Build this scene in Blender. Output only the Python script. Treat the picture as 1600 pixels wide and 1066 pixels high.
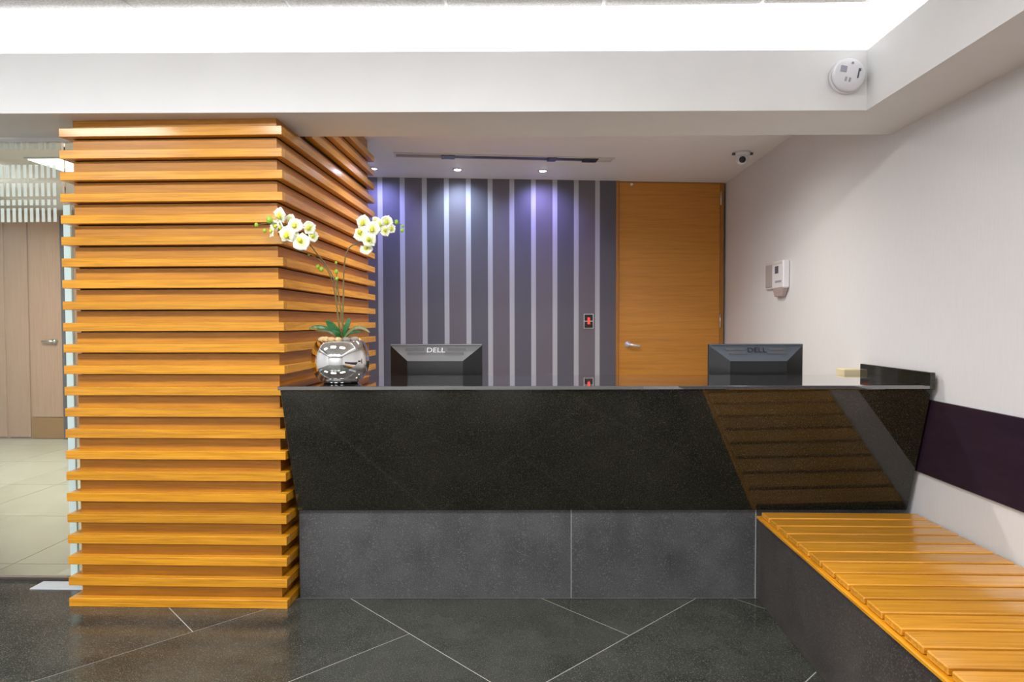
import bpy, bmesh, math, random
from mathutils import Vector, Matrix
random.seed(7)
PI = math.pi
scene = bpy.context.scene
for o in list(bpy.data.objects): bpy.data.objects.remove(o)
COL = scene.collection

# ---------------------------------------------------------------- camera
cam_d = bpy.data.cameras.new('camera'); cam = bpy.data.objects.new('camera', cam_d); COL.objects.link(cam)
cam_d.sensor_width = 36.0; cam_d.lens = 1014.25 / 1600 * 36
cam_d.clip_start = 0.05; cam_d.clip_end = 100
PITCH, YAW, ROLL = -0.0285, -0.0332, 0.0023
fwd = Vector((math.sin(YAW) * math.cos(PITCH), math.cos(YAW) * math.cos(PITCH), math.sin(PITCH)))
cam.rotation_mode = 'QUATERNION'
cam.rotation_quaternion = fwd.to_track_quat('-Z', 'Y') @ Matrix.Rotation(-ROLL, 3, 'Z').to_quaternion()
cam.location = (0, 0, 1.41)
scene.camera = cam
# ---------------------------------------------------------------- world, exposure
w = bpy.data.worlds.new('world'); scene.world = w; w.use_nodes = True
w.node_tree.nodes['Background'].inputs[0].default_value = (0.9, 0.95, 1, 1)
w.node_tree.nodes['Background'].inputs[1].default_value = 0.3
vs = scene.view_settings
vs.view_transform = 'Standard'; vs.look = 'None'; vs.gamma = 1; vs.use_curve_mapping = False
vs.exposure = 0.25

def area(name, loc, sx, sy, power, col=(1, 1, 1), rot=(0, 0, 0)):
    l = bpy.data.lights.new(name, 'AREA'); l.shape = 'RECTANGLE'; l.size = sx; l.size_y = sy
    l.energy = power; l.color = col
    o = bpy.data.objects.new(name, l); COL.objects.link(o); o.location = loc; o.rotation_euler = rot
    return o
def spot(name, loc, power, col, ang=80, blend=.6, r=.03, rot=(0, 0, 0)):
    l = bpy.data.lights.new(name, 'SPOT'); l.energy = power; l.color = col
    l.spot_size = math.radians(ang); l.spot_blend = blend; l.shadow_soft_size = r
    o = bpy.data.objects.new(name, l); COL.objects.link(o); o.location = loc; o.rotation_euler = rot
    return o
LB = .0286                                       # the beam and counter line runs 1.6 degrees off square
# tubes in the cove troughs (shine up)
area('cove_lamp', (-1.5, 3.155, 2.612), 6.2, .05, 26, (1, 1, 1), (PI, 0, LB))
area('cove_lamp', (1.635, .3, 2.612), .05, 5.6, 24, (1, 1, 1), (PI, 0, 0))
area('cove_lamp', (-1.5, -2.66, 2.612), 5.6, .06, 34, (1, 1, 1), (PI, 0, 0))
# added fill lights under the tiled ceiling, out of view, no fixtures
for px in (-3.1, -1.55, -.1):
    area('room_fill', (px, 1.5, 2.84), .8, .4, 38, (1, 1, 1))
    area('room_fill', (px, -2.25, 2.84), .8, .3, 48, (1, 1, 1))
# reception nook
for x, y, p, c in ((-1.428, 5.789, 42, (.30, .30, 1)), (-.68, 5.858, 46, (.55, .68, 1)), (.086, 5.94, 42, (.36, .32, 1))):
    spot('nook_spot', (x, y, 2.775), p, c, 112, 1, .03, (math.radians(34), 0, 0))
for x, y in ((-.6, 4.35), (.1, 4.35), (.8, 4.35)):  # added spots, hidden by the beam, to brighten the nook
    spot('nook_spot', (x, y, 2.775), 84, (1, .95, .89), 160, 1, .05)
# hall beyond the glass
area('hall_lamp', (-5.2, 5.6, 2.76), 1.4, 1.4, 108, (1, .98, .94))
area('hall_lamp', (-3.0, 4.8, 2.76), 0.8, .8, 44, (1, .98, .94))

# ---------------------------------------------------------------- materials
def newmat(name):
    m = bpy.data.materials.new(name); m.use_nodes = True
    nt = m.node_tree; return m, nt, nt.nodes['Principled BSDF']
def plain(name, col, rough=.5, metal=0, spec=.5, emit=None, strength=0):
    m, nt, b = newmat(name)
    b.inputs['Base Color'].default_value = (*col, 1); b.inputs['Roughness'].default_value = rough
    b.inputs['Metallic'].default_value = metal; b.inputs['Specular IOR Level'].default_value = spec
    if emit: b.inputs['Emission Color'].default_value = (*emit, 1); b.inputs['Emission Strength'].default_value = strength
    return m
def ramp(nt, stops):
    r = nt.nodes.new('ShaderNodeValToRGB'); e = r.color_ramp.elements
    while len(e) < len(stops): e.new(.5)
    for k, (p, c) in enumerate(stops): e[k].position = p; e[k].color = (*c, 1)
    return r
def coords(nt, scale, use_random=True):
    tc = nt.nodes.new('ShaderNodeTexCoord'); mp = nt.nodes.new('ShaderNodeMapping'); mp.inputs['Scale'].default_value = scale
    nt.links.new(tc.outputs['Object'], mp.inputs['Vector'])
    if use_random:
        oi = nt.nodes.new('ShaderNodeObjectInfo'); mu = nt.nodes.new('ShaderNodeMath'); mu.operation = 'MULTIPLY'; mu.inputs[1].default_value = 37
        nt.links.new(oi.outputs['Random'], mu.inputs[0]); nt.links.new(mu.outputs[0], mp.inputs['Location'])
    return mp
def wood(name, axis, stops, rough=.3, fine=1.0, vary=.12, coat=.15):
    m, nt, b = newmat(name)
    s = [42 * fine] * 3; s[axis] = 1.5 * fine
    mp = coords(nt, s)
    n1 = nt.nodes.new('ShaderNodeTexNoise'); n1.inputs['Scale'].default_value = 1.6; n1.inputs['Detail'].default_value = 6; n1.inputs['Distortion'].default_value = .9
    nt.links.new(mp.outputs[0], n1.inputs['Vector'])
    s2 = [240 * fine] * 3; s2[axis] = 5
    mp2 = coords(nt, s2); n2 = nt.nodes.new('ShaderNodeTexNoise'); n2.inputs['Scale'].default_value = 1; n2.inputs['Detail'].default_value = 3
    nt.links.new(mp2.outputs[0], n2.inputs['Vector'])
    mx = nt.nodes.new('ShaderNodeMix'); mx.inputs[0].default_value = .42
    nt.links.new(n1.outputs['Fac'], mx.inputs[2]); nt.links.new(n2.outputs['Fac'], mx.inputs[3])
    r = ramp(nt, stops); nt.links.new(mx.outputs[0], r.inputs[0])
    hs = nt.nodes.new('ShaderNodeHueSaturation'); oi = nt.nodes.new('ShaderNodeObjectInfo'); mr = nt.nodes.new('ShaderNodeMapRange')
    mr.inputs['To Min'].default_value = 1 - vary; mr.inputs['To Max'].default_value = 1 + vary
    nt.links.new(oi.outputs['Random'], mr.inputs['Value']); nt.links.new(mr.outputs[0], hs.inputs['Value'])
    nt.links.new(r.outputs[0], hs.inputs['Color']); nt.links.new(hs.outputs[0], b.inputs['Base Color'])
    b.inputs['Roughness'].default_value = rough
    b.inputs['Coat Weight'].default_value = coat; b.inputs['Coat Roughness'].default_value = .12
    bp = nt.nodes.new('ShaderNodeBump'); bp.inputs['Strength'].default_value = .08; bp.inputs['Distance'].default_value = .002
    nt.links.new(n2.outputs['Fac'], bp.inputs['Height']); nt.links.new(bp.outputs[0], b.inputs['Normal'])
    return m
def stone(name, c0, c1, speck, rough, sc=1.0, rvar=0, spec=.5, ior=1.5):
    m, nt, b = newmat(name)
    mp = coords(nt, (sc, sc, sc))
    n1 = nt.nodes.new('ShaderNodeTexNoise'); n1.inputs['Scale'].default_value = 3.2; n1.inputs['Detail'].default_value = 5; n1.inputs['Roughness'].default_value = .65
    n2 = nt.nodes.new('ShaderNodeTexNoise'); n2.inputs['Scale'].default_value = 230; n2.inputs['Detail'].default_value = 2
    for n in (n1, n2): nt.links.new(mp.outputs[0], n.inputs['Vector'])
    r1 = ramp(nt, [(.32, c0), (.7, c1)]); nt.links.new(n1.outputs['Fac'], r1.inputs[0])
    r2 = ramp(nt, [(.55, (0, 0, 0)), (.75, (1, 1, 1))]); nt.links.new(n2.outputs['Fac'], r2.inputs[0])
    mx = nt.nodes.new('ShaderNodeMix'); mx.data_type = 'RGBA'
    nt.links.new(r2.outputs[0], mx.inputs[0]); nt.links.new(r1.outputs[0], mx.inputs[6]); mx.inputs[7].default_value = (*speck, 1)
    nt.links.new(mx.outputs[2], b.inputs['Base Color'])
    b.inputs['Roughness'].default_value = rough; b.inputs['IOR'].default_value = ior; b.inputs['Specular IOR Level'].default_value = spec
    if rvar:
        mr = nt.nodes.new('ShaderNodeMapRange'); mr.inputs['To Min'].default_value = rough; mr.inputs['To Max'].default_value = rough + rvar
        nt.links.new(n1.outputs['Fac'], mr.inputs['Value']); nt.links.new(mr.outputs[0], b.inputs['Roughness'])
    return m
def plaster(name, col, bump=.03, scale=(60, 60, 6)):
    m, nt, b = newmat(name)
    mp = coords(nt, scale, False); n = nt.nodes.new('ShaderNodeTexNoise'); n.inputs['Scale'].default_value = 1.5; n.inputs['Detail'].default_value = 3
    nt.links.new(mp.outputs[0], n.inputs['Vector'])
    c2 = tuple(x * .975 for x in col); r = ramp(nt, [(.35, c2), (.65, col)]); nt.links.new(n.outputs['Fac'], r.inputs[0])
    nt.links.new(r.outputs[0], b.inputs['Base Color']); b.inputs['Roughness'].default_value = .6
    bp = nt.nodes.new('ShaderNodeBump'); bp.inputs['Strength'].default_value = bump; bp.inputs['Distance'].default_value = .003
    nt.links.new(n.outputs['Fac'], bp.inputs['Height']); nt.links.new(bp.outputs[0], b.inputs['Normal'])
    return m

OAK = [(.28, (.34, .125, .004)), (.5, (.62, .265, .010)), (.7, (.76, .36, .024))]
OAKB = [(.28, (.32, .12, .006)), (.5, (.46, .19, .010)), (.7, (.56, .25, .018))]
M = {}
M['slat_x'] = wood('oak slat along x', 0, OAK, .32, coat=.3)
M['slat_y'] = wood('oak slat along y', 1, OAK, .26, coat=.3)
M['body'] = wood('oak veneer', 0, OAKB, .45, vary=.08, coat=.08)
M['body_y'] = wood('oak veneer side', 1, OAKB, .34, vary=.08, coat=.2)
M['core'] = plain('dark backing', (.045, .022, .008), .8)
M['bench'] = wood('oak bench slat', 0, [(.28, (.42, .16, .012)), (.5, (.66, .29, .022)), (.7, (.78, .37, .045))], .24, coat=.6)
M['bearer'] = wood('dark bench bearer', 1, [(.3, (.07, .03, .008)), (.7, (.12, .05, .015))], .7, 1, 0, 0)
M['door'] = wood('oak door veneer', 0, [(.25, (.40, .16, .016)), (.5, (.53, .22, .026)), (.75, (.62, .27, .036))], .35, .5, 0)
M['doorframe'] = wood('oak door frame', 2, [(.25, (.30, .11, .015)), (.75, (.45, .19, .03))], .4, 1, 0)
M['hallwood'] = wood('pale hall veneer', 2, [(.25, (.38, .23, .16)), (.5, (.46, .285, .20)), (.75, (.52, .33, .24))], .4, 1, 0)
M['halltrim'] = wood('brown hall skirting', 0, [(.25, (.26, .13, .035)), (.75, (.36, .19, .06))], .4, 1, 0)
M['granite'] = stone('polished black granite', (.010, .010, .007), (.020, .018, .013), (.075, .068, .042), .05, 1, ior=1.6)
M['top'] = stone('mirror polished granite top', (.02, .02, .02), (.028, .028, .028), (.05, .05, .05), .02, 1, ior=2.3)
M['top'].node_tree.nodes['Principled BSDF'].inputs['Coat Weight'].default_value = 1
M['top'].node_tree.nodes['Principled BSDF'].inputs['Coat IOR'].default_value = 2.0
M['honed'] = stone('honed grey granite', (.040, .041, .042), (.092, .093, .096), (.21, .21, .22), .34, 1, .15)
M['bstone'] = stone('dark brown bench stone', (.036, .031, .028), (.082, .072, .066), (.20, .18, .17), .25, 1, .2)
M['floor'] = stone('dark floor stone', (.026, .028, .023), (.066, .068, .057), (.19, .19, .16), .09, 1, .16)
M['grout'] = plain('pale grout', (.42, .41, .38), .8)
M['wall'] = plaster('warm white wallcovering', (.70, .70, .71), .008)
M['beam'] = plaster('white paint', (.76, .76, .76), .01, (3, 3, 3))
M['ceil'] = plaster('white ceiling paint', (.80, .78, .79), .01, (3, 3, 3))
M['band'] = wood('dark glossy wall panel', 1, [(.3, (.020, .010, .020)), (.7, (.032, .018, .034))], .12, .6, 0, .8)
M['black'] = plain('black plastic', (.010, .011, .013), .35)
M['chrome'] = plain('chrome', (.86, .86, .86), .03, 1)
M['steel'] = plain('brushed steel', (.62, .62, .62), .28, 1)
M['satin'] = plain('satin light metal', (.86, .86, .88), .38, .6)
M['white'] = plain('white plastic', (.72, .72, .76), .4)
M['offwhite'] = plain('aged white plastic', (.62, .60, .58), .5)
M['grey'] = plain('grey print', (.33, .33, .40), .6)
M['darkgrey'] = plain('dark grey print', (.09, .09, .11), .6)
M['cream'] = plain('cream card', (.72, .62, .40), .7)
M['lampglass'] = plain('lamp glass', (1, 1, 1), .4, emit=(.72, .78, 1), strength=190)
M['panelglass'] = plain('lit diffuser', (1, 1, 1), .4, emit=(1, .98, .95), strength=2.2)
M['halldiff'] = plain('lit hall diffuser', (1, 1, 1), .4, emit=(1, 1, 1), strength=2.4)
M['floortile'] = stone('cream hall tile', (.46, .45, .37), (.52, .51, .43), (.56, .55, .47), .22, .6)
M['hallgrout'] = plain('grey hall grout', (.30, .30, .26), .8)

def ceil_tile():
    m, nt, b = newmat('mineral ceiling tile')
    mp = coords(nt, (1, 1, 1)); n = nt.nodes.new('ShaderNodeTexNoise'); n.inputs['Scale'].default_value = 110; n.inputs['Detail'].default_value = 3
    nt.links.new(mp.outputs[0], n.inputs['Vector']); r = ramp(nt, [(.35, (.70, .70, .70)), (.6, (.90, .90, .90))])
    nt.links.new(n.outputs['Fac'], r.inputs[0]); nt.links.new(r.outputs[0], b.inputs['Base Color']); b.inputs['Roughness'].default_value = .9
    bp = nt.nodes.new('ShaderNodeBump'); bp.inputs['Strength'].default_value = .3; bp.inputs['Distance'].default_value = .003
    nt.links.new(n.outputs['Fac'], bp.inputs['Height']); nt.links.new(bp.outputs[0], b.inputs['Normal'])
    return m
M['tile'] = ceil_tile()

def stripes():
    m, nt, b = newmat('striped wallpaper')
    tc = nt.nodes.new('ShaderNodeTexCoord'); sp = nt.nodes.new('ShaderNodeSeparateXYZ'); nt.links.new(tc.outputs['Object'], sp.inputs[0])
    def math_(op, a, bb):
        n = nt.nodes.new('ShaderNodeMath'); n.operation = op
        for k, v in enumerate((a, bb)):
            if v is None: continue
            if isinstance(v, (int, float)): n.inputs[k].default_value = v
            else: nt.links.new(v, n.inputs[k])
        return n.outputs[0]
    PER = .2078 * 1.00617
    q = math_('DIVIDE', math_('ADD', sp.outputs[0], 1.477 * 1.00617 + PER * 10), PER)
    fr = math_('FRACT', q, None); fl = math_('FLOOR', q, None)
    light = math_('LESS_THAN', fr, .222)
    par = math_('MODULO', fl, 2)
    nz = nt.nodes.new('ShaderNodeTexNoise'); nz.noise_dimensions = '1D'; nz.inputs['Scale'].default_value = .77; nt.links.new(fl, nz.inputs['W'])
    lines = nt.nodes.new('ShaderNodeTexNoise'); lines.inputs['Scale'].default_value = 1; lines.inputs['Detail'].default_value = 2
    mp = coords(nt, (160, 1, 5), False); nt.links.new(mp.outputs[0], lines.inputs['Vector'])
    def mixc(f, a, c):
        n = nt.nodes.new('ShaderNodeMix'); n.data_type = 'RGBA'
        nt.links.new(f, n.inputs[0])
        for k, v in ((6, a), (7, c)):
            if isinstance(v, tuple): n.inputs[k].default_value = (*v, 1)
            else: nt.links.new(v, n.inputs[k])
        return n.outputs[2]
    dark = mixc(par, (.075, .073, .100), (.150, .125, .145))
    dark = mixc(nz.outputs['Fac'], dark, (.085, .082, .098))
    dark = mixc(math_('MULTIPLY', lines.outputs['Fac'], .22), dark, (.16, .14, .16))
    col = mixc(light, dark, (.40, .40, .42))
    nt.links.new(col, b.inputs['Base Color']); b.inputs['Roughness'].default_value = .5
    return m
M['stripes'] = stripes()
def glass(name, tint, fac):
    m, nt, b = newmat(name); nt.nodes.remove(b); out = nt.nodes['Material Output']
    t = nt.nodes.new('ShaderNodeBsdfTransparent'); t.inputs[0].default_value = (*tint, 1)
    g = nt.nodes.new('ShaderNodeBsdfGlossy'); g.inputs['Roughness'].default_value = .02
    f = nt.nodes.new('ShaderNodeFresnel'); f.inputs[0].default_value = fac
    mx = nt.nodes.new('ShaderNodeMixShader')
    nt.links.new(f.outputs[0], mx.inputs[0]); nt.links.new(t.outputs[0], mx.inputs[1]); nt.links.new(g.outputs[0], mx.inputs[2]); nt.links.new(mx.outputs[0], out.inputs[0])
    return m
M['glass'] = glass('clear partition glass', (.86, .895, .86), 1.45)
def frost():
    m, nt, b = newmat('frosted film'); out = nt.nodes['Material Output']
    b.inputs['Base Color'].default_value = (.72, .80, .76, 1); b.inputs['Roughness'].default_value = .5
    t = nt.nodes.new('ShaderNodeBsdfTransparent'); mx = nt.nodes.new('ShaderNodeMixShader'); mx.inputs[0].default_value = .62
    nt.links.new(t.outputs[0], mx.inputs[1]); nt.links.new(b.outputs[0], mx.inputs[2]); nt.links.new(mx.outputs[0], out.inputs[0])
    return m
M['frost'] = frost()
M['desk'] = plain('beige bounce laminate', (.62, .54, .42), .5)  # hidden desk surface, kept pale to bounce light to the ceiling
M['edge'] = plain('pale green glass edge', (.60, .76, .74), .15)

# ---------------------------------------------------------------- helpers
def boxb(bm, x0, x1, y0, y1, z0, z1):
    return prismb(bm, [(x0, y0), (x1, y0), (x1, y1), (x0, y1)], z0, z1)
def prismb(bm, poly, z0, z1):
    n = len(poly)
    lo = [bm.verts.new((x, y, z0)) for x, y in poly]; hi = [bm.verts.new((x, y, z1)) for x, y in poly]
    bm.faces.new(lo[::-1]); bm.faces.new(hi)
    for i in range(n): bm.faces.new((lo[i], lo[(i + 1) % n], hi[(i + 1) % n], hi[i]))
    return bm
def hullb(bm, pts8):
    """pts8: bottom ring 4 then top ring 4"""
    v = [bm.verts.new(p) for p in pts8]
    for f in ((3, 2, 1, 0), (4, 5, 6, 7), (0, 1, 5, 4), (1, 2, 6, 5), (2, 3, 7, 6), (3, 0, 4, 7)): bm.faces.new([v[i] for i in f])
    return bm
def lathe(bm, prof, seg=48, axis='Z', loc=(0, 0, 0)):
    rings = []
    for r, z in prof:
        if r < 1e-6: rings.append([bm.verts.new(_ax((0, 0, z), axis, loc))]); continue
        rings.append([bm.verts.new(_ax((r * math.cos(2 * PI * k / seg), r * math.sin(2 * PI * k / seg), z), axis, loc)) for k in range(seg)])
    for a, b in zip(rings, rings[1:]):
        for k in range(seg):
            k2 = (k + 1) % seg
            if len(a) == 1 and len(b) == 1: continue
            if len(a) == 1: bm.faces.new((a[0], b[k2], b[k]))
            elif len(b) == 1: bm.faces.new((a[k], a[k2], b[0]))
            else: bm.faces.new((a[k], a[k2], b[k2], b[k]))
    return bm
def _ax(p, axis, loc):
    x, y, z = p
    if axis == 'Y': x, y, z = x, -z, y       # profile height runs to -Y
    if axis == 'X': x, y, z = -z, x, y       # profile height runs to -X
    return (x + loc[0], y + loc[1], z + loc[2])
def tube(bm, pts, r, seg=8, r2=None):
    pts = [Vector(p) for p in pts]; rings = []
    n = len(pts)
    for i, p in enumerate(pts):
        d = (pts[min(i + 1, n - 1)] - pts[max(i - 1, 0)]).normalized()
        u = d.cross(Vector((0, 1, 0)));  u = u.normalized() if u.length > .05 else Vector((1, 0, 0))
        v = d.cross(u).normalized(); rr = r if r2 is None else r + (r2 - r) * i / (n - 1)
        rings.append([bm.verts.new(p + (u * math.cos(2 * PI * k / seg) + v * math.sin(2 * PI * k / seg)) * rr) for k in range(seg)])
    for a, b in zip(rings, rings[1:]):
        for k in range(seg): bm.faces.new((a[k], a[(k + 1) % seg], b[(k + 1) % seg], b[k]))
    bm.faces.new(rings[0][::-1]); bm.faces.new(rings[-1])
    return bm
def spline(P, n=8):
    P = [Vector(p) for p in P]; Q = [P[0]] + P + [P[-1]]; out = []
    for i in range(1, len(Q) - 2):
        for k in range(n):
            t = k / n; a, b, c, d = Q[i - 1], Q[i], Q[i + 1], Q[i + 2]
            out.append(.5 * ((2 * b) + (c - a) * t + (2 * a - 5 * b + 4 * c - d) * t * t + (-a + 3 * b - 3 * c + d) * t ** 3))
    out.append(P[-1]); return out
def obj(name, bm, mat, parent=None, smooth=False, bevel=0, loc=None):
    bmesh.ops.recalc_face_normals(bm, faces=bm.faces)
    if bevel:
        bmesh.ops.bevel(bm, geom=[e for e in bm.edges if e.is_manifold and e.calc_face_angle(0) > .5], offset=bevel, segments=1, affect='EDGES', clamp_overlap=True)
    me = bpy.data.meshes.new(name); bm.to_mesh(me); bm.free()
    if smooth:
        for p in me.polygons: p.use_smooth = True
    me.materials.append(mat)
    o = bpy.data.objects.new(name, me); COL.objects.link(o)
    if parent: o.parent = parent
    if loc: o.location = loc
    return o
def inst(src, name, parent=None, loc=(0, 0, 0), rot=(0, 0, 0)):
    o = src.copy(); o.name = name; COL.objects.link(o); o.parent = parent; o.location = loc; o.rotation_euler = rot
    return o
def tag(o, label, cat, group=None):
    o['label'] = label; o['category'] = cat
    if group: o['group'] = group
    return o
def struct(o): o['kind'] = 'structure'; return o
def thing(name, label, cat, loc=(0, 0, 0), rz=0, group=None):
    o = bpy.data.objects.new(name, None); COL.objects.link(o); o.location = loc; o.rotation_euler = (0, 0, rz)
    o.empty_display_size = .1
    return tag(o, label, cat, group)
B = bmesh.new
def box(x0, x1, y0, y1, z0, z1): return boxb(B(), x0, x1, y0, y1, z0, z1)
def text_mesh(name, body, size, mat, parent, matrix, depth=.001):
    cu = bpy.data.curves.new(name, 'FONT'); cu.body = body; cu.size = size; cu.extrude = depth; cu.align_x = 'CENTER'; cu.align_y = 'CENTER'
    t = bpy.data.objects.new(name, cu); me = bpy.data.meshes.new_from_object(t)
    bpy.data.objects.remove(t)
    me.transform(matrix); me.materials.append(mat)
    o = bpy.data.objects.new(name, me); COL.objects.link(o); o.parent = parent
    return o
def clip(poly, x0, x1, y0, y1):
    def cl(P, inside, cut):
        out = []
        for i in range(len(P)):
            a, b = P[i - 1], P[i]
            if inside(b):
                if not inside(a): out.append(cut(a, b))
                out.append(b)
            elif inside(a): out.append(cut(a, b))
        return out
    def cx(v): return lambda a, b: (v, a[1] + (b[1] - a[1]) * (v - a[0]) / (b[0] - a[0]))
    def cy(v): return lambda a, b: (a[0] + (b[0] - a[0]) * (v - a[1]) / (b[1] - a[1]), v)
    for ins, ct in ((lambda p: p[0] >= x0, cx(x0)), (lambda p: p[0] <= x1, cx(x1)), (lambda p: p[1] >= y0, cy(y0)), (lambda p: p[1] <= y1, cy(y1))):
        poly = cl(poly, ins, ct)
        if len(poly) < 3: return []
    return poly

# ---------------------------------------------------------------- measurements (metres)
XW = 1.911                 # right wall
ZS, ZT, ZC = 2.411, 2.694, 2.789
CX0, CX1, CY0, CY1 = -2.316, -1.214, 3.122, 4.956   # column, slat faces
SP, SL = .1055, .0415
XL, YF = -4.6, -3.0        # left wall and wall behind the camera
def yb(x, y0): return y0 + LB * x
BW = .111; WROT = math.atan(BW)

# ---------------------------------------------------------------- floor
fl = struct(obj('floor', box(XL, XW, YF, 6.8, -.12, -.0015), M['grout']))
T = -.7747; U = Vector((math.cos(T), math.sin(T))); V = Vector((-math.sin(T), math.cos(T)))
U0, V0, G = -3.128, .263, .7035
for i in range(-8, 9):
    for j in range(-9, 9):
        s = (i + j) % 4
        if s == 0: rect = (i, i + 1, j, j + 2)
        elif s == 2: rect = (i, i + 2, j, j + 1)
        else: continue
        g = .0027
        u0, u1, v0, v1 = U0 + rect[0] * G + g, U0 + rect[1] * G - g, V0 + rect[2] * G + g, V0 + rect[3] * G - g
        poly = [tuple(U * a + V * b) for a, b in ((u0, v0), (u1, v0), (u1, v1), (u0, v1))]
        poly = clip(poly, XL, XW, YF, 3.44)
        if not poly: continue
        cxy = sum((Vector(p) for p in poly), Vector((0, 0))) / len(poly)
        if len(poly) < 3: continue
        o = obj('floor_tile', prismb(B(), [(p[0] - cxy.x, p[1] - cxy.y) for p in poly], -.0015, 0), M['floor'], fl, loc=(cxy.x, cxy.y, 0))
# unseen floor behind the counter, cream so that it bounces light up
obj('floor_slab', box(-2.0, XW, 3.44, 6.8, -.0015, 0), M['floortile'], fl)
# hall floor of cream tiles
hf = struct(obj('floor_hall', box(-9.0, XL, 3.44, 8.2, -.12, -.005), M['hallgrout']))
hx = [-9.0, -8.6, -7.5, -6.4, -5.28, -4.16, -3.05, -2.0]; hy = [3.44, 3.67, 4.59, 5.50, 6.41, 7.32, 7.72]
fh2 = struct(obj('floor_hall', box(XL, -2.0, 3.44, 8.2, -.004, -.0005), M['hallgrout']))
for a, b in zip(hx, hx[1:]):
    for c, d in zip(hy, hy[1:]):
        obj('hall_tile', box(a + .003, b - .003, c + .003, d - .003, -.004, .0025), M['floortile'], fh2)
# ---------------------------------------------------------------- walls
struct(obj('wall_right', box(XW, XW + .15, YF, 6.75, 0, 3.1), M['wall']))
struct(obj('wall_left', box(XL - .15, XL, YF, 3.44, 0, 3.1), M['wall']))
struct(obj('wall_front', box(XL, XW, YF - .15, YF, 0, 3.1), M['wall']))
# striped back wall, turned a few degrees
WL0, WL1, DL, DR = -2.1, 1.925, .811, 1.903         # along the wall
wb = obj('wall_back', box(WL0, DL, 0, .12, 0, ZC + .05), M['stripes']); wb.location = (0, 6.309, 0); wb.rotation_euler = (0, 0, WROT); struct(wb)
wl = struct(obj('wall_back_solid', box(DL, WL1 + .1, .09, .2, 0, ZC + .05), M['wall'])); wl.location = (0, 6.309, 0); wl.rotation_euler = (0, 0, WROT)
struct(obj('wall_partition', box(-2.1, -1.95, 4.97, 6.6, 0, ZC), M['wall']))
# nook ceiling
struct(obj('ceiling_reception', box(-2.1, XW, 3.515, 6.9, ZC, ZC + .1), M['ceil']))
struct(obj('ceiling_hall', box(-9.0, -2.1, 3.52, 8.2, ZC, ZC + .1), M['ceil']))
# hall walls
hw = struct(obj('wall_hall', box(-9.0, -2.1, 7.74, 7.9, 0, ZC), M['hallwood']))
struct(obj('wall_hall_left', box(-9.15, -9.0, 3.44, 7.9, 0, ZC), M['wall']))
for x0, x1 in ((-8.6, -7.65), (-7.6, -6.46), (-6.42, -6.16)):
    obj('wall_panel', box(x0, x1, 7.72, 7.745, .02, 2.76), M['hallwood'], hw, bevel=.003)
dh = struct(obj('door_2', box(-6.12, -5.72, 7.70, 7.74, .27, 2.7), M['hallwood'], bevel=.003))
obj('kick_board', box(-6.12, -5.72, 7.695, 7.74, .01, .265), M['halltrim'], dh)
hb_ = B(); tube(hb_, [(-5.80, 7.66, 1.195), (-5.88, 7.655, 1.195), (-5.95, 7.66, 1.192)], .012)
tube(hb_, [(-5.80, 7.70, 1.195), (-5.80, 7.65, 1.195)], .026, 16)
obj('door_handle', hb_, M['steel'], dh, True)
obj('door_frame', box(-5.70, -5.60, 7.66, 7.74, 0, 2.7), M['darkgrey'], dh)

# ---------------------------------------------------------------- beams and cove
def beam_profile(name, x0, x1, y0, y1):
    bm = B()
    f = lambda x, y: (x, yb(x, y))
    prismb(bm, [f(x0, y0), f(x1, y0), f(x1, y1), f(x0, y1)], ZS, 2.60)
    prismb(bm, [f(x0, y0), f(x1, y0), f(x1, y0 + .02), f(x0, y0 + .02)], 2.60, ZT)
    prismb(bm, [f(x0, y1 - .03), f(x1, y1 - .03), f(x1, y1), f(x0, y1)], 2.60, 3.02)
    return struct(obj(name, bm, M['beam']))
XB = 1.578
beam_profile('ceiling_beam_back', XL, XB, 3.112, 3.513)
bm = B()
yj = yb(XB, 3.112)
prismb(bm, [(XB, YF), (XW, YF), (XW, yb(XW, 3.513)), (XB, yb(XB, 3.513))], ZS, 2.60)
boxb(bm, XB, XB + .02, YF, yj + .01, 2.60, ZT)
boxb(bm, XW - .02, XW, YF, 3.6, 2.60, 3.02); boxb(bm, XB - .02, XW, 3.53, 3.56, 2.60, 3.02)
struct(obj('ceiling_beam_right', bm, M['beam']))
bm = B(); boxb(bm, XL, XL + .4, YF, 3.0, ZS, 2.60); boxb(bm, XL + .38, XL + .4, YF + .4, 3.0, 2.60, ZT)
struct(obj('ceiling_beam_left', bm, M['beam']))
bm = B(); boxb(bm, XL + .4, XB, YF, YF + .4, ZS, 2.60); boxb(bm, XL + .4, XB, YF + .38, YF + .4, 2.60, ZT)
struct(obj('ceiling_beam_front', bm, M['beam']))
# cove lid
struct(obj('ceiling_cove', box(XL, XW, YF, 3.62, 3.02, 3.1), M['beam']))
# suspended tiled ceiling
TX0, TX1, TY0, TY1 = XL + .5, 1.555, YF + .5, 3.03
ce = struct(obj('ceiling', box(TX0, TX1, TY0, TY1, 2.865, 2.95), M['beam']))
gx = [TX0] + [1.036 - .7165 * k for k in range(7, -1, -1) if 1.036 - .7165 * k > TX0 + .1] + [TX1]
gy = [TY0] + [2.46 - .7165 * k for k in range(7, -1, -1) if 2.46 - .7165 * k > TY0 + .1] + [TY1]
for a, b in zip(gx, gx[1:]):
    for c, d in zip(gy, gy[1:]):
        obj('ceiling_tile', box(a + .008, b - .008, c + .008, d - .008, 2.85, 2.866), M['tile'], ce, bevel=.005)

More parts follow.
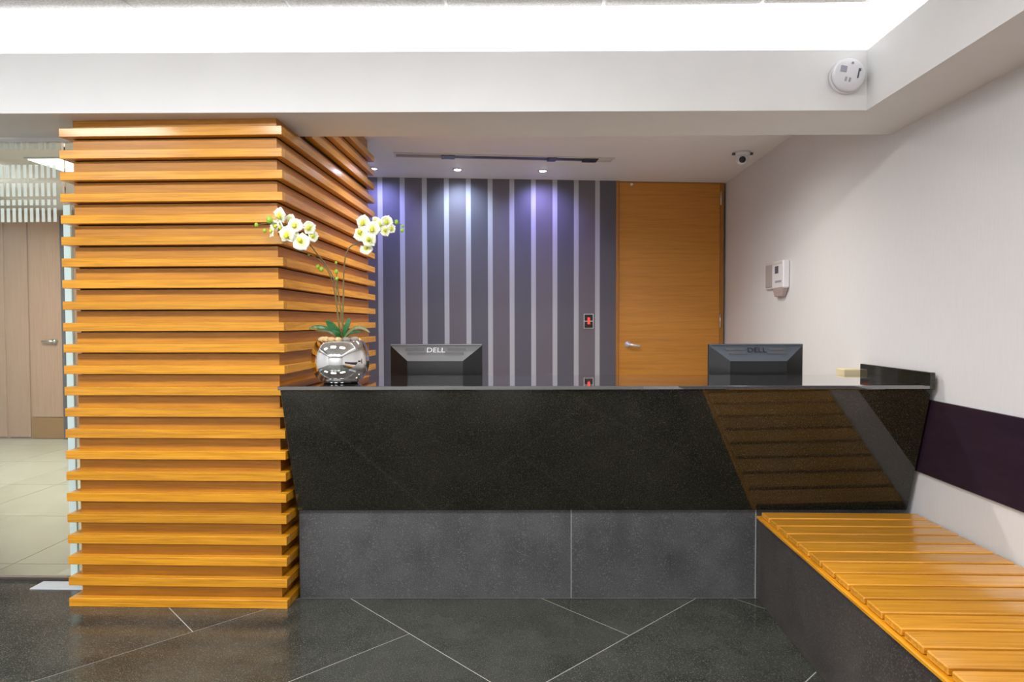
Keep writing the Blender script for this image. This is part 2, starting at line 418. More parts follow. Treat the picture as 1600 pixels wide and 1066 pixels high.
# ---------------------------------------------------------------- slatted column
co = thing('slatted_column', 'square column clad with horizontal orange oak slats left of the counter', 'column', (CX0, CY0, 0))
D = SL
def L(x, y): return x - CX0, y - CY0
bm = B()
x0, y0 = L(CX0 + D, CY0 + D); x1, y1 = L(CX1 - D, CY1 - D)
K = .012
boxb(bm, x0 + K, x1 - K, y0 + K, .388, 0, ZS); boxb(bm, x0 + K, x1 - K, .392, y1 - K, 0, ZC)
obj('column_core', bm, M['core'], co)
WX, WY = CX1 - CX0, CY1 - CY0
sf = obj('slat', box(0, WX, 0, D, 0, D), M['slat_x'], co, bevel=.0015)
ss = obj('slat', box(0, D, 0, WY - D, 0, D), M['slat_y'], co, bevel=.0015, loc=(WX - D, D, 0))
sl = inst(ss, 'slat', co, (0, D, 0))
for k in range(1, 23):
    inst(sf, 'slat', co, (0, 0, k * SP)); inst(ss, 'slat', co, (WX - D, D, k * SP)); inst(sl, 'slat', co, (0, D, k * SP))
st = obj('slat', box(0, D, 0, CY1 - 3.56, 0, D), M['slat_y'], co, bevel=.0015, loc=(WX - D, 3.56 - CY0, 23 * SP))
for k in (24, 25): inst(st, 'slat', co, (WX - D, 3.56 - CY0, k * SP))
GAPB = .006
bh = SP - SL - GAPB
bf = bs = None
def board_pair(k, z0, z1, front=True):
    global bf, bs
    full = abs((z1 - z0) - bh) < 1e-6
    if front:
        if full and bf: inst(bf, 'board', co, (0, 0, z0))
        else:
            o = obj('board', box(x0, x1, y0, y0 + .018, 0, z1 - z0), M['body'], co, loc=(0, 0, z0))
            if full: bf = o
    ya = y0 + .018 if front else 3.56 - CY0
    for xx in (x1 - .018, x0):
        if full and front and bs: inst(bs, 'board', co, (xx, ya, z0))
        else:
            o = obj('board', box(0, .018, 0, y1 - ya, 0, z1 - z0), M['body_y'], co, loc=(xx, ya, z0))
            if full and front: bs = o
for k in range(22): board_pair(k, k * SP + SL, (k + 1) * SP - GAPB)
board_pair(22, 22 * SP + SL, ZS - .001)
for k in (23, 24): board_pair(k, k * SP + SL, (k + 1) * SP - GAPB, False)
board_pair(25, 25 * SP + SL, ZC - .001, False)
# back side slats
sk = obj('slat', box(0, WX - 2 * D, 0, D, 0, D), M['slat_x'], co, bevel=.0015, loc=(D, WY - D, 0))
for k in range(1, 26): inst(sk, 'slat', co, (D, WY - D, k * SP))

# ---------------------------------------------------------------- counter
rc = thing('reception_counter', 'long black granite reception counter with a front that leans outward', 'counter', (0, 0, 0))
HC = 1.109; PX0, PX1 = -1.205, 1.889
def P3(x, y, z): return (x, yb(x, y), z)
obj('counter_top', prismb(B(), [P3(a, b, 0)[:2] for a, b in ((PX0 - .008, 3.062), (PX1, 3.062), (PX1, 3.70), (PX0, 3.70))], HC - .018, HC), M['top'], rc, bevel=.002)
yt, yd = 3.072, 3.262; zb_ = .459; th = .02
obj('front_panel', hullb(B(), [P3(PX0 + .005, yd, zb_), P3(PX1 - .004, yd, zb_), P3(PX1 - .004, yd + th, zb_), P3(PX0 + .005, yd + th, zb_),
    P3(PX0, yt, HC - .018), P3(PX1 - .004, yt, HC - .018), P3(PX1 - .004, yt + th, HC - .018), P3(PX0, yt + th, HC - .018)]), M['granite'], rc, bevel=.004)
obj('carcass', hullb(B(), [P3(PX0 + .02, yd + th + .05, 0), P3(PX1 - .02, yd + th + .05, 0), P3(PX1 - .02, 3.45, 0), P3(PX0 + .02, 3.45, 0),
    P3(PX0 + .02, yd + th + .05, HC - .019), P3(PX1 - .02, yd + th + .05, HC - .019), P3(PX1 - .02, 3.45, HC - .019), P3(PX0 + .02, 3.45, HC - .019)]), M['black'], rc)
y0 = 3.278
obj('grout_bed', prismb(B(), [P3(a, b, 0)[:2] for a, b in ((PX0 + .01, y0 + .003), (PX1 - .01, y0 + .003), (PX1 - .01, y0 + .03), (PX0 + .01, y0 + .03))], .0, zb_ - .003), M['grout'], rc)
for a, b in ((PX0 + .01, .1878), (.1925, 1.124), (1.131, PX1 - .01)):
    obj('base_slab', prismb(B(), [P3(p, q, 0)[:2] for p, q in ((a, y0), (b, y0), (b, y0 + .02), (a, y0 + .02))], .003, zb_ - .001), M['honed'], rc)
# upstand at the wall end
obj('upstand', hullb(B(), [P3(PX1 - .022, 3.058, HC - .02), P3(PX1 + .002, 3.058, HC - .02), P3(PX1 + .002, 3.72, HC - .02), P3(PX1 - .022, 3.72, HC - .02),
    P3(PX1 - .022, 3.058, HC + .061), P3(PX1 + .002, 3.058, HC + .061), P3(PX1 + .002, 3.72, HC + .061), P3(PX1 - .022, 3.72, HC + .061)]), M['granite'], rc, bevel=.003)
dk = thing('work_desk', 'desk in beige chosen to bounce light behind the reception counter carrying the computer monitors', 'desk')
obj('desk_top', prismb(B(), [P3(a, b, 0)[:2] for a, b in ((PX0 + .03, 3.52), (XW - .06, 3.52), (XW - .003, 3.75), (XW - .003, 4.2), (PX0 + .03, 4.2))], .73, .76), M['desk'], dk, bevel=.002)
for x in (PX0 + .05, .3, PX1 - .08):
    obj('desk_leg', box(x, x + .03, yb(x, 3.55), yb(x, 4.10), 0, .73), M['black'], dk)

# ---------------------------------------------------------------- bench
be = thing('slatted_bench', 'built-in oak slatted bench on a dark stone base along the right wall', 'bench', (1.134, 0, 0))
YB1, YB0 = 3.285, -1.0; XBb = 1.134; HB = .459
obj('grout_bed', box(.003, .03, YB0, YB1, 0, .415), M['grout'], be)
for a, b in ((1.785, 3.29), (.28, 1.782), (YB0, .277)):
    obj('base_slab', box(0, .02, a, b, .003, .418), M['bstone'], be)
obj('support_wall', box(.5, .56, YB0, YB1, 0, .389), M['honed'], be)
obj('edge_board', box(-.012, .03, YB0, YB1, .4185, .4325), M['slat_y'], be, bevel=.002)
obj('seat_bearer', box(.03, XW - XBb - .003, YB0, YB1, .39, .4185), M['bearer'], be)
n = int((YB1 - YB0) / .1135)
slb = obj('slat', box(0, XW - XBb - .02, 0, .0970, 0, .025), M['bench'], be, bevel=.0035)
for k in range(n):
    y = 3.262 - .1005 - .1135 * k
    p = (.004, y, .4335)
    if k == 0: slb.location = p
    else: inst(slb, 'slat', be, p)

# dark panel on the right wall
obj_ = obj('wall_panel_band', box(-.016, 0, -1.2, 3.40, .668, 1.035), M['band'], bevel=.002, loc=(XW - .0005, 0, 0))
tag(obj_, 'long dark glossy backrest board fixed to the right wall above the bench', 'wall panel')

# ---------------------------------------------------------------- back door
dr = struct(thing('door_1', 'x', 'x', (0, 6.309, 0), WROT)); del dr['label']; del dr['category']
obj('door_leaf', box(DL + .033, DR - .042, .012, .055, .005, ZC - .012), M['door'], dr, bevel=.002)
obj('door_frame', boxb(boxb(boxb(B(), DL, DL + .028, -.004, .07, 0, ZC), DR - .037, DR, .02, .07, 0, ZC), DL + .028, DR - .037, .02, .07, ZC - .01, ZC), M['doorframe'], dr)
for z in (2.569, 1.355, .35):
    obj('hinge', lathe(B(), [(0, 0), (.008, 0), (.008, .135), (0, .135)], 12, 'Z', (DR - .036, .008, z)), M['steel'], dr, True)
hb_ = B(); lathe(hb_, [(0, -.012), (.030, -.012), (.030, .004), (.012, .010), (.012, .045), (0, .045)], 24, 'Y', (DL + .122, 0, 1.192))
tube(hb_, [(DL + .122, -.045, 1.192), (DL + .17, -.048, 1.186), (DL + .232, -.045, 1.178)], .012, 10)
obj('door_handle', hb_, M['satin'], dr, True)
obj('door_stud', lathe(B(), [(0, -.012), (.013, -.012), (.013, .004), (0, .006)], 16, 'Y', (DL + .155, 0, 2.757)), M['white'], dr)

# switch plate on the stripes
M['rubylens'] = plain('red pilot lamp', (.6, .02, .02), .4, emit=(1, .05, .04), strength=1.1)
sw = thing('light_switch', 'small dark double switch with a red pilot lamp on the striped wall', 'switch', (.537, 6.309 + BW * .537, 1.421), WROT)
obj('switch_plate', box(-.050, .050, -.008, -.001, -.073, .073), M['steel'], sw, bevel=.002)
for s in (-1, 1): obj('rocker', box(-.040, .040, -.014, -.008, (.004 if s > 0 else -.064), (.064 if s > 0 else -.004)), M['black'], sw, bevel=.002)
obj('pilot_lamp', prismb(B(), [(-.012, -.018), (.012, -.018), (.012, -.014), (-.012, -.014)], -.03, .035), M['rubylens'], sw)

# ---------------------------------------------------------------- nook ceiling fittings
for k, (x, y, nm) in enumerate(((-1.428, 5.789, 'leftmost, beside the slatted column'), (-.68, 5.858, 'middle one of three, above the left computer screen'), (.086, 5.94, 'rightmost of three, nearest the oak door'))):
    t = thing('downlight', 'small round bluish ceiling downlight, ' + nm, 'light', (x, y, ZC), 0, 'downlights in front of the striped wall')
    obj('trim_ring', lathe(B(), [(.030, 0), (.045, 0), (.047, -.004), (.030, -.008), (.030, 0)], 32), M['white'], t, True)
    obj('lens', lathe(B(), [(0, -.012), (.015, -.011), (.026, -.007), (.030, 0), (0, 0)], 24), M['lampglass'], t, True)
vt = thing('air_vent', 'long slot air diffuser with a dark middle section in the reception ceiling', 'vent', (-.235, 5.46, ZC), math.atan2(.245, 1.81))
obj('vent_frame', boxb(boxb(boxb(boxb(B(), -.915, .915, -.085, -.058, -.008, 0), -.915, .915, .030, .05, -.008, 0), -.915, -.90, -.058, .030, -.008, 0), .90, .915, -.058, .030, -.008, 0), M['offwhite'], vt)
obj('end_plate', box(-.90, -.52, -.058, .030, -.004, 0), plain('dull grey duct', (.30, .27, .26), .6), vt)
obj('end_plate', box(.77, .90, -.058, .030, -.004, 0), M['offwhite'], vt)
obj('slot', box(-.52, .77, -.050, .035, -.006, 0), M['black'], vt)
for a, b in ((-.53, -.42), (.36, .43), (.66, .78)): obj('slot_clip', box(a, b, -.066, .050, -.014, -.006), M['black'], vt)

cm = thing('security_camera', 'small white dome security camera on the ceiling beside the right wall', 'camera', (1.699, 5.376, ZC))
obj('mount', lathe(B(), [(0, 0), (.062, 0), (.062, -.018), (.048, -.03), (0, -.03)], 32), M['white'], cm, True)
bm = B(); bmesh.ops.create_uvsphere(bm, u_segments=32, v_segments=20, radius=.05); bmesh.ops.translate(bm, verts=bm.verts, vec=(0, 0, -.055))
obj('housing', bm, M['white'], cm, True)
bm = lathe(B(), [(0, .056), (.020, .056), (.026, .050), (.026, .035), (0, .035)], 24, 'Y'); bmesh.ops.rotate(bm, verts=bm.verts, matrix=Matrix.Rotation(.3, 3, 'X') @ Matrix.Rotation(0, 3, 'Z')); bmesh.ops.rotate(bm, verts=bm.verts, matrix=Matrix.Rotation(-.3, 3, 'Z'))
bmesh.ops.translate(bm, verts=bm.verts, vec=(0, 0, -.055)); obj('lens', bm, M['black'], cm, True)
for s in (-1, 1): obj('mount_ear', box(s * .068 - .014, s * .068 + .014, -.012, .012, -.022, -.006), M['darkgrey'], cm)

# keypad and cover plate on right wall
kp = thing('wall_keypad', 'white wall keypad with a small dark window on the right wall', 'keypad', (XW, 5.033, 1.77))
obj('keypad_body', box(-.05, 0, -.115, .115, -.105, .105), M['white'], kp, bevel=.008)
obj('display', box(-.053, -.049, -.02, .045, .01, .065), M['darkgrey'], kp)
obj('top_cap', box(-.053, -.03, -.10, .10, .078, .10), M['offwhite'], kp, bevel=.004)
obj('button_row', box(-.053, -.049, -.08, .04, -.06, -.045), M['grey'], kp)
obj('lower_tab', hullb(B(), [(-.035, -.05, -.165), (-.003, -.05, -.165), (-.003, .10, -.165), (-.035, .10, -.165), (-.045, -.10, -.105), (-.003, -.10, -.105), (-.003, .11, -.105), (-.045, .11, -.105)]), plain('dull pink plastic', (.42, .33, .32), .6), kp, bevel=.004)
cp = thing('cover_plate', 'flat grey wall box next to the white keypad, on the side nearer the oak door', 'wall box', (XW, 5.272, 1.778))
obj('box_frame', box(-.02, 0, -.098, .098, -.107, .107), M['offwhite'], cp, bevel=.003)
obj('box_lid', box(-.026, -.02, -.082, .082, -.092, .085), plain('grey lid', (.40, .37, .36), .5), cp, bevel=.002)

# smoke detector on the beam face
sd = thing('smoke_detector', 'round white smoke detector on the face of the ceiling beam near its corner', 'smoke detector', (1.475, yb(1.475, 3.112), 2.564), LB)
sd.scale = (.95, 1, .95)
obj('detector_base', lathe(B(), [(0, 0), (.084, 0), (.086, .012), (.084, .02), (0, .02)], 48, 'Y'), M['white'], sd, True)
obj('detector_cover', lathe(B(), [(0, .02), (.081, .02), (.080, .036), (.072, .045), (.02, .047), (0, .047)], 48, 'Y'), M['white'], sd, True)
def mark(x, z, w_, h, a, mat):
    bm = box(-w_ / 2, w_ / 2, -.0495, -.0455, -h / 2, h / 2); bmesh.ops.rotate(bm, verts=bm.verts, matrix=Matrix.Rotation(a, 3, 'Y')); bmesh.ops.translate(bm, verts=bm.verts, vec=(x, 0, z)); return bm
obj('square_label', mark(-.032, .025, .030, .030, .2, M['grey']), M['grey'], sd)
obj('vent_slot', mark(-.022, -.024, .009, .020, .25, M['grey']), M['grey'], sd)
obj('vent_slot', mark(-.003, -.028, .009, .020, .25, M['grey']), M['grey'], sd)
obj('test_light', mark(.011, .054, .010, .009, 0, M['grey']), M['grey'], sd)
bm = mark(.046, .02, .011, .013, .2, None); b2 = mark(.039, -.003, .006, .036, .2, None); me_ = bpy.data.meshes.new('t'); b2.to_mesh(me_); b2.free(); bm.from_mesh(me_); bpy.data.meshes.remove(me_)
obj('printed_mark', bm, M['darkgrey'], sd)

# ---------------------------------------------------------------- monitors
def monitor(x0, x1, zt, label, topmat, textmat, tz):
    cx = (x0 + x1) / 2; hw_ = (x1 - x0) / 2
    t = thing('computer_monitor', label, 'monitor', (cx, 3.87, .76), 0, 'computer screens behind the counter')
    H = zt - .76; zb2 = H - .34
    obj('screen_housing', box(-hw_, hw_, 0, .035, zb2, H), M['black'], t, bevel=.003)
    obj('screen', box(-hw_ + .015, hw_ - .015, .0345, .037, zb2 + .02, H - .015), plain('dark screen', (.004, .004, .006), .1), t)
    iw = hw_ * .60; dz = .098; dp = -.05
    # sloping facets of the back cover
    def quad(a, b, c, d, tk=.004):
        bm = B(); vsn = [bm.verts.new(p) for p in (a, b, c, d)]; f = bm.faces.new(vsn)
        r = bmesh.ops.extrude_face_region(bm, geom=[f]); nv = [e for e in r['geom'] if isinstance(e, bmesh.types.BMVert)]
        bmesh.ops.translate(bm, verts=nv, vec=(0, tk, 0)); return bm
    zi = H - dz; zl = zb2 + .06
    obj('top_cover', quad((-hw_, 0, H - .008), (hw_, 0, H - .008), (iw, dp, zi), (-iw, dp, zi)), topmat, t)
    obj('side_cover', quad((-hw_, 0, H - .008), (-iw, dp, zi), (-iw, dp, zl), (-hw_, 0, zb2)), M['black'], t)
    obj('side_cover', quad((hw_, 0, H - .008), (hw_, 0, zb2), (iw, dp, zl), (iw, dp, zi)), M['black'], t)
    obj('back_cover', quad((-iw, dp, zi), (iw, dp, zi), (iw, dp, zl), (-iw, dp, zl)), M['black'], t)
    obj('top_edge', box(-hw_, hw_, -.006, .034, H - .010, H), topmat, t, bevel=.002)
    # vent bands on the sloping cover, each side of the lettering
    ang = math.atan2(-dp, dz)
    for s in (-1, 1):
        for q in (0, 1):
            bm = box(-.055, .055, -.003, .001, -.006, .006)
            bmesh.ops.rotate(bm, verts=bm.verts, matrix=Matrix.Rotation(-ang, 3, 'X')); zz = H - .030 - q * .022
            bmesh.ops.translate(bm, verts=bm.verts, vec=(s * (.125 - q * .012), dp * ((H - .008 - zz) / (dz - .008)), zz)); obj('vent_band', bm, M['ventg'], t)
    zz = H - .036
    mt = Matrix.Translation((0, dp * ((H - .008 - zz) / (dz - .008)) - .003, zz)) @ Matrix.Rotation(PI / 2 - ang, 4, 'X')
    text_mesh('lettering', 'DELL', .044, textmat, t, mt @ Matrix.Scale(1.15, 4, (1, 0, 0)), .0012)
    obj('stand_neck', box(-.04, .04, -.03, 0, .02, .30), M['black'], t, bevel=.003)
    obj('stand_foot', box(-.13, .13, -.10, .10, 0, .02), M['black'], t, bevel=.005)
    return t
M['monlit'] = plain('lit grey plastic', (.17, .175, .185), .3)  # light on the sloping top facet put into its colour
M['monblue'] = plain('blue grey plastic', (.085, .10, .125), .3)
M['ventg'] = plain('vent band grey', (.10, .10, .11), .4)
M['lettersilver'] = plain('silver lettering', (.75, .75, .78), .3)
M['letterdark'] = plain('dark lettering', (.02, .02, .025), .3)
monitor(-.858, -.308, 1.281, 'computer monitor seen from behind, top coloured pale grey as if lit, near the orchid vase', M['monlit'], M['lettersilver'], 0)
monitor(1.037, 1.582, 1.280, 'computer monitor seen from behind, blue-black top, near the oak door', M['monblue'], M['letterdark'], 0)
tag(obj('box_file', box(-.053, .053, -.05, .05, 0, .374), M['cream'], bevel=.004, loc=(1.853, 3.87, .76)), 'cream box file behind the wall end of the counter, only its top showing', 'box file')

# ---------------------------------------------------------------- vase, pebbles, orchid
VX, VY = -.972, 3.235
S = .003205
vz = thing('round_vase', 'round mirror-silver vase holding the orchid on the counter', 'vase', (VX, VY, HC))
prof = [(0, .0), (.082, 0), (.088, .004)]
for k in range(1, 27):
    z = .211 * k / 26; t_ = (z - .108) / .103
    prof.append((.1425 * math.sqrt(1 - (.36 * t_ ** 2.3 if t_ > 0 else .60 * (-t_) ** 2.2)), z))
rt, ztp = prof[-1]
prof += [(rt - .004, ztp + .002), (rt - .006, ztp - .004), (rt + .0, ztp - .03), (0, ztp - .03)]
obj('vase_bowl', lathe(B(), prof, 72), M['chrome'], vz, True)
RIM = ztp
pm = [plain('tan pebble', (.50, .34, .16), .6), plain('ochre pebble', (.56, .40, .20), .6), plain('grey pebble', (.24, .22, .20), .6), plain('brown pebble', (.20, .14, .10), .6)]
def pebble(r, seed):
    bm = B(); bmesh.ops.create_icosphere(bm, subdivisions=2, radius=r); rnd = random.Random(seed)
    o3 = Vector((rnd.uniform(.85, 1.15), rnd.uniform(.8, 1.1), rnd.uniform(.65, .8)))
    for v in bm.verts:
        nrm = v.co.normalized(); v.co = Vector((v.co.x * o3.x, v.co.y * o3.y, v.co.z * o3.z)) * (1 + .08 * math.sin(3 * nrm.x + seed) + .06 * math.cos(4 * nrm.y + seed))
    return bm
front = [(-.088, -.03, 1, 'tan pebble, leftmost in the front row on the silver vase'), (-.056, -.064, 1, 'pale tan pebble, second from the left on the silver vase'),
         (-.020, -.078, 0, 'sandy pebble in the middle of the front row on the silver vase'), (.016, -.080, 1, 'bright ochre pebble, just right of the middle on the silver vase'),
         (.052, -.066, 2, 'grey pebble, second from the right on the silver vase'), (.086, -.035, 2, 'dull grey pebble, rightmost in the front row on the silver vase')]
for k, (x, y, mi, lab) in enumerate(front):
    tag(obj('pebble', pebble(.0205, k), pm[mi], None, True, loc=(VX + x * .93, VY + y * .93, HC + RIM + .007)), lab, 'pebble', 'pebbles on the vase')
for k, (x, y) in enumerate([(-.085, .02), (-.06, .06), (-.02, .082), (.02, .082), (.06, .06), (.085, .015), (-.045, -.015), (-.03, .03), (.03, .035), (.045, -.02)]):
    tag(obj('pebble', pebble(.018, k + 20), pm[k % 4], None, True, loc=(VX + x, VY + y, HC + RIM + .000)), 'pebble half hidden behind the front row of pebbles on the vase', 'pebble', 'pebbles on the vase')

orc = thing('orchid_plant', 'white orchid with two arching flower stems in the silver vase', 'orchid', (VX, VY, HC + RIM - .03))
OZ = RIM - .03
def Q(a, b, y=0.0):
    # a, b: position on the life-size elevation drawing of the plant; y: metres towards (-) or away from the room
    Y = VY + y
    return Vector((Y * (-.2991 + (a - 533) * .000986) - VX, y, 1.41 - Y * (.0911 - (596 - b) * .000986) - HC - OZ))
M['stem'] = wood('brown green stem', 2, [(.3, (.10, .07, .02)), (.7, (.22, .18, .06))], .5, 3, 0, 0)
M['leaf'] = wood('dark green leaf', 0, [(.3, (.008, .06, .015)), (.7, (.02, .14, .035))], .3, 2, .2, .3)
M['leaf2'] = wood('olive leaf', 0, [(.3, (.10, .11, .03)), (.7, (.18, .20, .06))], .35, 2, .2, .2)
M['bud'] = plain('green bud', (.30, .50, .04), .45)
def petalmat():
    m, nt, b = newmat('white petal')
    tc = nt.nodes.new('ShaderNodeTexCoord'); le = nt.nodes.new('ShaderNodeVectorMath'); le.operation = 'LENGTH'; nt.links.new(tc.outputs['Object'], le.inputs[0])
    r = ramp(nt, [(.004, (.55, .62, .05)), (.016, (.80, .82, .50)), (.028, (.90, .90, .82))]); nt.links.new(le.outputs['Value'], r.inputs[0])
    nt.links.new(r.outputs[0], b.inputs['Base Color']); b.inputs['Roughness'].default_value = .5
    b.inputs['Subsurface Weight'].default_value = .0
    return m
M['petal'] = petalmat(); M['lip'] = plain('yellow green lip', (.62, .62, .03), .5)
stems = [[Q(537, 522), Q(531, 470), Q(527, 445), Q(514, 418), Q(497, 396, -.05), Q(486, 382, -.09), Q(470, 366, -.15), Q(446, 350, -.20), Q(424, 346, -.21), Q(399, 349, -.21)],
         [Q(531, 522, .02), Q(524, 460, .02), Q(517, 430, .02), Q(503, 408, .02), Q(484, 395, 0), Q(462, 389, -.06)],
         [Q(533, 520, -.01), Q(526, 470, -.01), Q(527, 430, -.01), Q(526, 408, -.01)],
         [Q(535, 522), Q(537, 470), Q(538, 430), Q(541, 400), Q(549, 384), Q(562, 378), Q(578, 366, -.02), Q(594, 350, -.02), Q(612, 345, -.02), Q(624, 347), Q(633, 353)]]
for k, p in enumerate(stems): obj('stem', tube(B(), spline(p, 5), .0042 if k in (0, 3) else .0034, 7, .0016), M['stem'], orc, True)
obj('support_stake', tube(B(), [Q(540, 525, .01), Q(527, 440, .01)], .002, 6), M['stem'], orc)
budm = B(); bmesh.ops.create_uvsphere(budm, u_segments=12, v_segments=8, radius=.011)
for v in budm.verts: v.co.z *= 1.25
bud0 = None
for bx_, by_, yy, sc in ((421, 341, -.21, 1.3), (400, 349, -.21, .8), (413, 358, -.21, .75), (622, 346, 0, .9), (632, 352, 0, .6), (631, 359, 0, .85), (497, 415, .015, .85), (502.5, 419, .01, 1.0), (526.5, 423, -.01, .9), (527, 434, -.01, .75), (526, 409, -.01, .6), (483, 396, .02, .5)):
    if bud0 is None: bud0 = b_ = obj('bud', budm, M['bud'], orc, True)
    else: b_ = inst(bud0, 'bud', orc)
    b_.location = Q(bx_, by_, yy); b_.scale = (sc,) * 3
# one petal, root at origin, spreading along +Z, facing -Y
def petal(wd, ln, cup):
    bm = B(); N, Mx = 7, 6; grid = []
    for i in range(N + 1):
        t = i / N; hw2 = wd * math.sin(PI * min(1, t ** .75 * .93 + .05)) ** .8
        row = []
        for j in range(Mx + 1):
            s = j / Mx * 2 - 1
            row.append(bm.verts.new((s * hw2, -cup * (t * t) * .6 + cup * .9 * s * s * t - .002 * math.sin(7 * t + 4 * s), ln * t)))
        grid.append(row)
    for i in range(N):
        for j in range(Mx): bm.faces.new((grid[i][j], grid[i][j + 1], grid[i + 1][j + 1], grid[i + 1][j]))
    r = bmesh.ops.extrude_face_region(bm, geom=bm.faces[:]); bmesh.ops.translate(bm, verts=[e for e in r['geom'] if isinstance(e, bmesh.types.BMVert)], vec=(0, .0012, 0))
    return bm
wide = narrow = lip0 = cen0 = None
def flower(p, rx, ry, rz, sc):
    global wide, narrow, lip0, cen0
    c = obj('flower', lathe(B(), [(0, -.003), (.005, -.001), (.006, .004), (0, .010)], 10, 'Y'), M['lip'], orc, True) if cen0 is None else inst(cen0, 'flower', orc)
    cen0 = c if cen0 is None else cen0
    c.location = p; c.rotation_euler = (rx, ry, rz); c.scale = (sc,) * 3
    for a, kind in ((80, 'w'), (-80, 'w'), (0, 'n'), (142, 'n'), (-142, 'n')):
        if kind == 'w':
            if wide is None: wide = q = obj('petal', petal(.027, .033, .009), M['petal'], c, True)
            else: q = inst(wide, 'petal', c)
        else:
            if narrow is None: narrow = q = obj('petal', petal(.0155, .034, .005), M['petal'], c, True)
            else: q = inst(narrow, 'petal', c)
        q.location = (0, -.002 if kind == 'w' else .001, 0); q.rotation_euler = (0, math.radians(a), 0)
    if lip0 is None: lip0 = q = obj('lip', lathe(B(), [(0, 0), (.006, .003), (.009, .009), (.007, .014), (0, .010)], 10, 'Y', (0, 0, -.007)), M['lip'], c, True)
    else: q = inst(lip0, 'lip', c)
    return c
FL = [(455, 341, -.19, .3, .5, -.2, .85), (430, 350, -.20, .4, -.6, -.6, .8), (459, 368, -.19, .5, 2.2, .4, .9), (590, 345, -.02, .5, .8, -.1, .8), (438, 334, -.22, .3, .3, -.4, 1.15), (440, 352, -.20, .5, .5, -.7, .95), (449, 364, -.24, .1, .1, -.15, 1.25), (462, 350, -.20, -.2, .7, .2, 1.1), (471, 376, -.23, .1, 2.6, .1, 1.3),
      (484, 354, -.18, .4, 1.1, .9, 1.0), (490, 367, -.16, .3, 1.5, 1.1, .9), (424, 359, -.20, .2, -1.3, -1.1, .9),
      (570, 346, -.03, .1, .2, -.2, 1.15), (566, 364, -.05, .1, 2.9, -.3, 1.25), (585, 356, -.055, .1, .4, .1, 1.15), (579, 374, -.06, -.2, 2.4, .2, 1.1), (574, 388, -.03, .6, 2.9, .3, 1.0),
      (597, 350, -.03, .1, 1.2, .4, .9), (607, 345, -.03, .2, .3, .5, .95), (604, 360, -.03, .1, 2.6, .6, .85), (614, 356, -.02, .3, 1.0, .9, .75)]
for px, py, yy, rx, ry, rz, sc in FL: flower(Q(px, py, yy), rx, ry, rz, sc)
def leaf(P, wd, mat):
    pts = spline(P, 6); bm = B(); n = len(pts); rows = []
    for i, p in enumerate(pts):
        t = i / (n - 1); d = (pts[min(i + 1, n - 1)] - pts[max(i - 1, 0)]).normalized()
        side = d.cross(Vector((0, -1, .35))).normalized(); up = side.cross(d).normalized()
        h = wd * (math.sin(PI * (t * .86 + .10)) ** .8)
        rows.append([bm.verts.new(p + side * h * s + up * (abs(s) * h * .25)) for s in (-1, -.5, 0, .5, 1)])
    for a, b in zip(rows, rows[1:]):
        for k in range(4): bm.faces.new((a[k], a[k + 1], b[k + 1], b[k]))
    r = bmesh.ops.extrude_face_region(bm, geom=bm.faces[:]); bmesh.ops.translate(bm, verts=[e for e in r['geom'] if isinstance(e, bmesh.types.BMVert)], vec=(0, .0015, -.001))
    return obj('leaf', bm, mat, orc, True)
leaf([Q(531, 526), Q(524, 514, -.01), Q(515, 505, -.02), Q(509, 500, -.03)], .017, M['leaf'])
leaf([Q(536, 526), Q(541, 512, -.01), Q(545, 502, -.01), Q(546, 496, -.01)], .013, M['leaf'])
leaf([Q(531, 527, -.02), Q(520, 516, -.03), Q(505, 511, -.05), Q(492, 510, -.06), Q(482, 513, -.06)], .010, M['leaf'])
leaf([Q(530, 527, .02), Q(515, 517, .03), Q(500, 515, .04), Q(492, 516, .05)], .010, M['leaf2'])
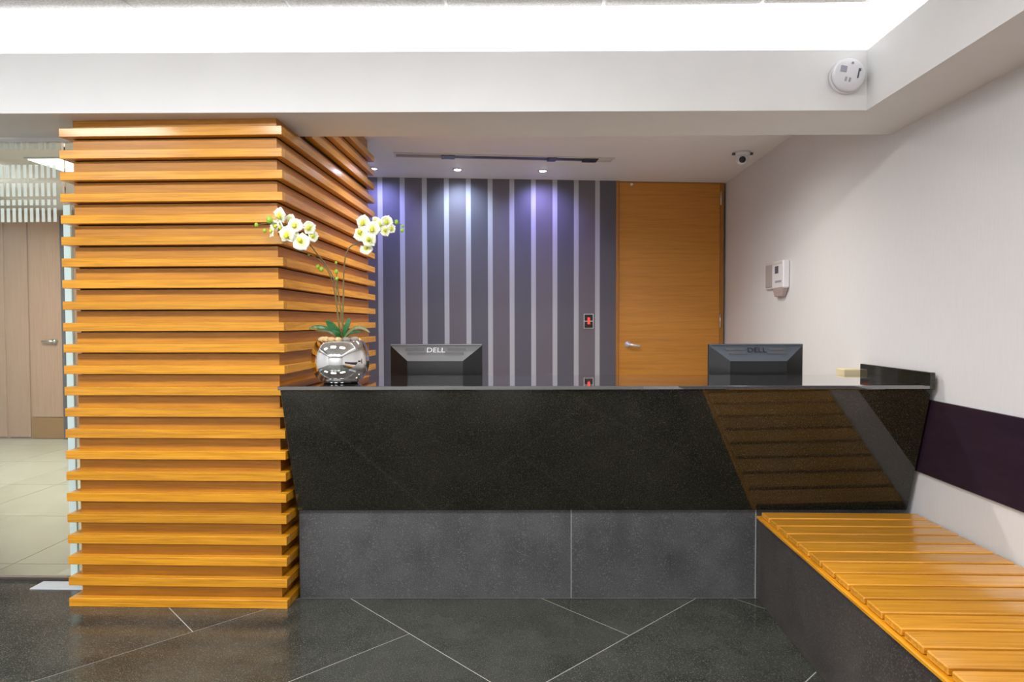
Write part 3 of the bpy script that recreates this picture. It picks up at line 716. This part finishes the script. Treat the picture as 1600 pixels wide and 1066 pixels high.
leaf([Q(533, 528, -.03), Q(527, 521, -.05), Q(519, 516, -.06)], .012, M['leaf'])
leaf([Q(538, 527, -.02), Q(549, 515, -.03), Q(560, 511, -.04), Q(570, 513, -.04), Q(579, 519, -.04)], .009, M['leaf2'])
leaf([Q(537, 527, .02), Q(550, 519, .04), Q(565, 518, .05)], .009, M['leaf'])

# ---------------------------------------------------------------- glass partition left of the column
gp = struct(bpy.data.objects.new('window_1', None)); COL.objects.link(gp); gp.location = (0, 3.45, 0)
GX1 = -2.50
obj('glass_pane', box(XL, GX1 - .05, -.005, .005, .02, ZS - .02), M['glass'], gp)
obj('glass_door', box(GX1 - .04, CX0 + .2, .008, .018, .02, ZS - .02), M['glass'], gp)
obj('glass_edge', box(GX1 - .042, GX1 - .004, -.004, .010, .02, 2.05), M['edge'], gp)
obj('top_rail', box(XL, CX0 + D, -.015, .02, ZS - .022, ZS), M['beam'], gp)
obj('sill', box(XL, CX0 + .05, -.03, .03, 0, .012), plain('dark threshold', (.05, .045, .04), .4), gp)
bm = B()
for z0, z1 in ((2.350, 2.398), (2.196, 2.268), (2.098, 2.170), (2.050, 2.080), (1.960, 2.035)):
    x = GX1 - .075
    while x > XL + .02:
        boxb(bm, x - .018, x, -.0075, -.0055, z0, z1); x -= .0324
fr = obj('frosted_dashes', bm, M['frost'], gp); fr['kind'] = 'stuff'
bm = B(); zf = [(2.268, 2.35), (2.170, 2.196), (2.080, 2.098), (2.035, 2.050)]
# floor spring cover plate of the glass door
tag(obj('floor_plate', prismb(B(), [(-2.672, 3.315), (-2.36, 3.315), (-2.36, 3.415), (-2.672, 3.415)], 0.0003, .006), plain('pale metal plate', (.62, .66, .70), .3), bevel=.001), 'pale flat metal plate on the floor at the foot of the slatted column', 'floor plate')
# hall ceiling lamp
hl = thing('hall_ceiling_light', 'bright white ceiling light in the hall behind the frosted glass', 'light', (-3.60, 5.90, ZC))
obj('light_frame', box(-.62, .62, -.62, .62, -.012, 0), M['white'], hl)
obj('diffuser', box(-.60, .60, -.60, .60, -.018, -.012), M['halldiff'], hl)
